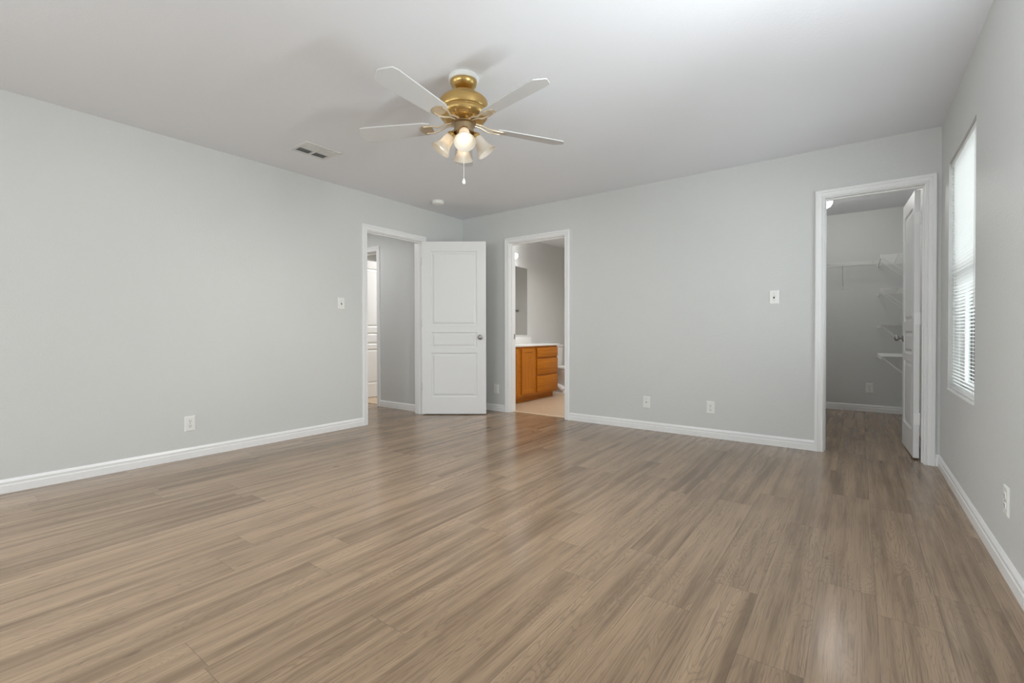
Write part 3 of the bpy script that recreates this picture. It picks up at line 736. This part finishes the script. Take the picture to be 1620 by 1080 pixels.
# ------------------------------------------------------------------ bathroom
XW = XL
VX = -3.690                      # cabinet face
VY0, VY1 = YB2+0.004, 6.130
VZ = 0.775
van = thing('vanity_cabinet', 'honey oak bathroom vanity cabinet with doors and drawers', 'cabinet', (VX, VY0, 0))
LY = VY1-VY0; DX = VX-XW-0.003
bm = bmesh.new()
box(bm, -DX, 0, 0, LY, 0.085, VZ, 0.001); box(bm, -DX, -0.075, 0, LY-0.0, 0.0, 0.085)
obj('body', bm, M['oakh'], van, smooth=False)
def cab_front(name, ya, yb_, za, zb, panel):
    bm = bmesh.new(); ya -= VY0; yb_ -= VY0
    if panel:
        ins = [(0.0, 0.0), (0.0, 0.017), (0.003, 0.020), (0.048, 0.020), (0.054, 0.013), (0.060, 0.013)]
        rows = []
        for i, d in ins:
            rows.append([bm.verts.new((d, y, z)) for y, z in ((ya+i, za+i), (yb_-i, za+i), (yb_-i, zb-i), (ya+i, zb-i))])
        for p, q in zip(rows[:-1], rows[1:]):
            for k in range(4): bm.faces.new((p[k], p[(k+1) % 4], q[(k+1) % 4], q[k]))
        bm.faces.new(rows[-1]); bm.faces.new(rows[0][::-1])
    else: box(bm, 0, 0.020, ya, yb_, za, zb, 0.003, 2)
    return obj(name, bm, M['oak'] if panel else M['oakh'], van, angle=25)
cab_front('door', 5.184, 5.497, 0.120, 0.745, True)
cab_front('door', 4.790, 5.108, 0.120, 0.745, True)
cab_front('drawer', 5.560, 6.125, 0.613, 0.748, False)
cab_front('drawer', 5.560, 6.125, 0.372, 0.590, False)
cab_front('drawer', 5.560, 6.125, 0.121, 0.344, False)
ct = thing('vanity_countertop', 'white countertop with backsplash on the oak vanity', 'countertop', (XW, VY0, VZ))
bm = bmesh.new(); box(bm, 0.003, VX-XW+0.028, 0.0, LY+0.045, 0.0, 0.026, 0.005, 2); obj('counter_slab', bm, M['counter'], ct)
bm = bmesh.new(); box(bm, 0.003, 0.022, 0.0, LY-0.035, 0.0262, 0.128, 0.004, 2); obj('backsplash', bm, M['counter'], ct)
# faucet farther along the counter
fa = thing('faucet', 'chrome faucet on the white vanity countertop', 'faucet', (XW+0.09, 5.10, VZ+0.0265))
bm = bmesh.new(); box(bm, -0.025, 0.025, -0.08, 0.08, 0, 0.014, 0.005, 2); tube(bm, [(0, 0, 0.01), (0, 0, 0.09), (0.03, 0, 0.125), (0.09, 0, 0.115), (0.11, 0, 0.095)], 0.011, 12); obj('spout', bm, M['chrome'], fa)
for s in (-1, 1):
    bm = bmesh.new(); lathe(bm, [(0.0, 0.05), (0.014, 0.048), (0.02, 0.03), (0.016, 0.012)], 20, Matrix.Translation((0, s*0.055, 0))); obj('handle', bm, M['chrome'], fa)
mr_ = thing('wall_mirror', 'frameless mirror on the bathroom wall above the vanity', 'mirror', (XW, VY0+0.10, 0.935))
bm = bmesh.new(); box(bm, 0.0005, 0.006, 0.0, 6.008-(VY0+0.10), 0.0, 1.033, 0.001); obj('mirror_glass', bm, M['mirror'], mr_, smooth=False)
vl = thing('vanity_light', 'bathroom light bar with lit white globe bulbs above the mirror', 'wall light', (XW, 5.10, 2.094))
bm = bmesh.new(); box(bm, 0.0005, 0.045, -0.26, 0.50, -0.055, 0.055, 0.008, 2); obj('light_bar', bm, M['chrome'], vl)
for k in range(4):
    yv = -0.18 + k*0.2085
    bm = bmesh.new(); lathe(bm, [(0.0, 0.0), (0.018, 0.0), (0.018, 0.035), (0.0, 0.035)], 20, Matrix.Translation((0.040, yv, 0)) @ Matrix.Rotation(PI/2, 4, 'Y')); obj('socket', bm, M['plate'], vl)
    bm = bmesh.new(); sphere(bm, (0.112, yv, 0), 0.042); obj('globe_bulb', bm, M['globe'], vl)
# robe hook seen in the mirror
hk = thing('robe_hook', 'small chrome hook on the rear bathroom wall seen in the mirror', 'hook', (-2.74, YBB, 1.41))
bm = bmesh.new(); box(bm, -0.035, 0.035, -0.012, -0.0005, -0.02, 0.02, 0.004); tube(bm, [(0, -0.01, 0.0), (0, -0.05, -0.005), (0, -0.07, 0.02)], 0.010, 10); obj('hook', bm, M['nickel'], hk)

# toilet against the bathroom left wall, facing +x
TY = 6.575
to = thing('toilet', 'white porcelain toilet beyond the end of the oak vanity', 'toilet', (XW+0.012, TY, 0))
def rounded_loop(cx, cy, ax_b, ax_f, by, z, n=32, p=2.4):
    out = []
    for k in range(n):
        a = 2*PI*k/n; c, s = math.cos(a), math.sin(a)
        x = (ax_f if c > 0 else ax_b)*math.copysign(abs(c)**(2/p), c); y = by*math.copysign(abs(s)**(2/p), s)
        out.append(Vector((cx+x, cy+y, z)))
    return out
def loft(bm, loops, cap0=True, cap1=True):
    rows = [[bm.verts.new(v) for v in l] for l in loops]
    for a, b in zip(rows[:-1], rows[1:]):
        n = len(a)
        for k in range(n): bm.faces.new((a[k], a[(k+1) % n], b[(k+1) % n], b[k]))
    if cap0: bm.faces.new(rows[0])
    if cap1: bm.faces.new(rows[-1])
bm = bmesh.new(); loft(bm, [rounded_loop(0.1, 0, 0.085, 0.085, 0.19, 0.375, p=5), rounded_loop(0.1, 0, 0.095, 0.095, 0.205, 0.42, p=6), rounded_loop(0.1, 0, 0.10, 0.10, 0.22, 0.735, p=6)]); obj('tank', bm, M['porcelain'], to)
bm = bmesh.new(); loft(bm, [rounded_loop(0.1, 0, 0.104, 0.108, 0.228, 0.736, p=6), rounded_loop(0.1, 0, 0.106, 0.110, 0.230, 0.742, p=6), rounded_loop(0.1, 0, 0.106, 0.110, 0.230, 0.760, p=6), rounded_loop(0.1, 0, 0.10, 0.104, 0.224, 0.766, p=6)]); obj('tank_lid', bm, M['porcelain'], to)
bm = bmesh.new()
loft(bm, [rounded_loop(0.36, 0, 0.24, 0.20, 0.125, 0.0, p=3), rounded_loop(0.36, 0, 0.235, 0.185, 0.115, 0.03, p=3), rounded_loop(0.37, 0, 0.22, 0.15, 0.090, 0.12, p=2.6), rounded_loop(0.39, 0, 0.22, 0.17, 0.105, 0.20), rounded_loop(0.42, 0, 0.24, 0.24, 0.155, 0.29), rounded_loop(0.43, 0, 0.26, 0.275, 0.182, 0.355), rounded_loop(0.43, 0, 0.26, 0.28, 0.185, 0.385)])
box(bm, 0.03, 0.30, -0.10, 0.10, 0.30, 0.378, 0.02, 3)
bo = obj('bowl', bm, M['porcelain'], to)
bm = bmesh.new()
for s in (-1, 1): tube(bm, [(0.40, s*0.085, 0.27), (0.33, s*0.100, 0.29), (0.25, s*0.105, 0.27), (0.20, s*0.105, 0.20), (0.24, s*0.105, 0.12), (0.32, s*0.100, 0.09), (0.38, s*0.100, 0.05)], 0.042, 14)
obj('trapway', bm, M['porcelain'], bo)
bm = bmesh.new(); loft(bm, [rounded_loop(0.43, 0, 0.20, 0.285, 0.188, 0.387), rounded_loop(0.43, 0, 0.205, 0.29, 0.192, 0.395), rounded_loop(0.43, 0, 0.205, 0.29, 0.192, 0.404), rounded_loop(0.43, 0, 0.20, 0.285, 0.187, 0.408)]); obj('seat', bm, M['plate'], to)
bm = bmesh.new(); loft(bm, [rounded_loop(0.43, 0, 0.20, 0.28, 0.185, 0.4085), rounded_loop(0.43, 0, 0.205, 0.285, 0.189, 0.414), rounded_loop(0.43, 0, 0.20, 0.28, 0.18, 0.428)])
box(bm, 0.215, 0.25, -0.09, -0.05, 0.395, 0.432, 0.006, 2); box(bm, 0.215, 0.25, 0.05, 0.09, 0.395, 0.432, 0.006, 2); obj('seat_lid', bm, M['plate'], to)
bm = bmesh.new(); tube(bm, [(0.205, -0.17, 0.68), (0.222, -0.17, 0.68)], 0.009, 12); tube(bm, [(0.222, -0.175, 0.68), (0.226, -0.11, 0.672)], 0.006, 10); obj('flush_handle', bm, M['chrome'], to)

# ------------------------------------------------------------------ closet
cg = thing('closet_ceiling_light', 'lit white glass globe on the closet ceiling', 'ceiling light', (-0.290, 5.89, H))
bm = bmesh.new(); lathe(bm, [(0.0, 0.0), (0.062, 0.0), (0.062, -0.018), (0.045, -0.034), (0.0, -0.034)], 32); obj('base', bm, M['plate'], cg)
bm = bmesh.new(); lathe(bm, [(0.0, -0.030), (0.042, -0.032), (0.058, -0.048), (0.072, -0.080), (0.076, -0.106), (0.071, -0.136), (0.055, -0.161), (0.030, -0.176), (0.0, -0.181)], 40); obj('globe', bm, M['closet_globe'], cg)

def wire_shelf(name, label, loc, rotz, length, depth, brackets, group=None, lip=0.03):
    """local: x along the shelf 0..length, wall at y=0, shelf runs to y=-depth, top at z=0"""
    t = thing(name, label, 'shelf', loc, rotz, group)
    bm = bmesh.new()
    n = max(2, int(length/0.0254))
    for k in range(n+1):
        xv = k*length/n
        tube(bm, [(xv, -0.004, 0.0), (xv, -depth, 0.0), (xv, -depth-0.002, -lip)], 0.0013, 5)
    for yv, zv, r in ((-0.006, -0.003, 0.003), (-depth*0.5, -0.003, 0.0028), (-depth, -0.002, 0.0032), (-depth-0.002, -lip, 0.0032)):
        tube(bm, [(0, yv, zv), (length, yv, zv)], r, 8)
    obj('wire_deck', bm, M['wire'], t)
    for xv in brackets:
        bm = bmesh.new(); tube(bm, [(xv, -depth+0.012, -0.018), (xv, -depth*0.5, -depth*0.45-0.015), (xv, -0.008, -depth*0.87)], 0.0048, 8)
        box(bm, xv-0.010, xv+0.010, -0.012, -0.0005, -depth*0.87-0.03, -depth*0.87+0.02, 0.003)
        obj('support_bracket', bm, M['wire'], t)
    # plastic caps closing the ends of the lip
    for xv in (0.0, length):
        bm = bmesh.new(); box(bm, xv-0.003, xv+0.003, -depth-0.007, -depth+0.004, -lip-0.006, 0.006, 0.001); obj('end_cap', bm, M['wire'], t)
    return t
wire_shelf('wire_shelf', 'long white wire shelf across the closet rear wall', (XCL+0.005, YCB, 1.79), 0.0, XR-XCL-0.31, 0.30, (-0.155-XCL, ), None)

# short shelves on the closet right wall, one above the other
SHELF_Y0, SHELF_Y1, SHELF_D = 6.20, YCB-0.01, 0.285
for zv, lab in ((1.770, 'topmost short wire shelf on the closet right wall'), (1.420, 'second short wire shelf from the top on the closet right wall'),
                (1.045, 'third short wire shelf from the top on the closet right wall'), (0.715, 'lowest short wire shelf on the closet right wall')):
    wire_shelf('wire_shelf', lab, (XR, SHELF_Y1, zv), -PI/2, SHELF_Y1-SHELF_Y0, SHELF_D, (SHELF_Y1-SHELF_Y0-0.02, 0.45), 'short closet shelves')
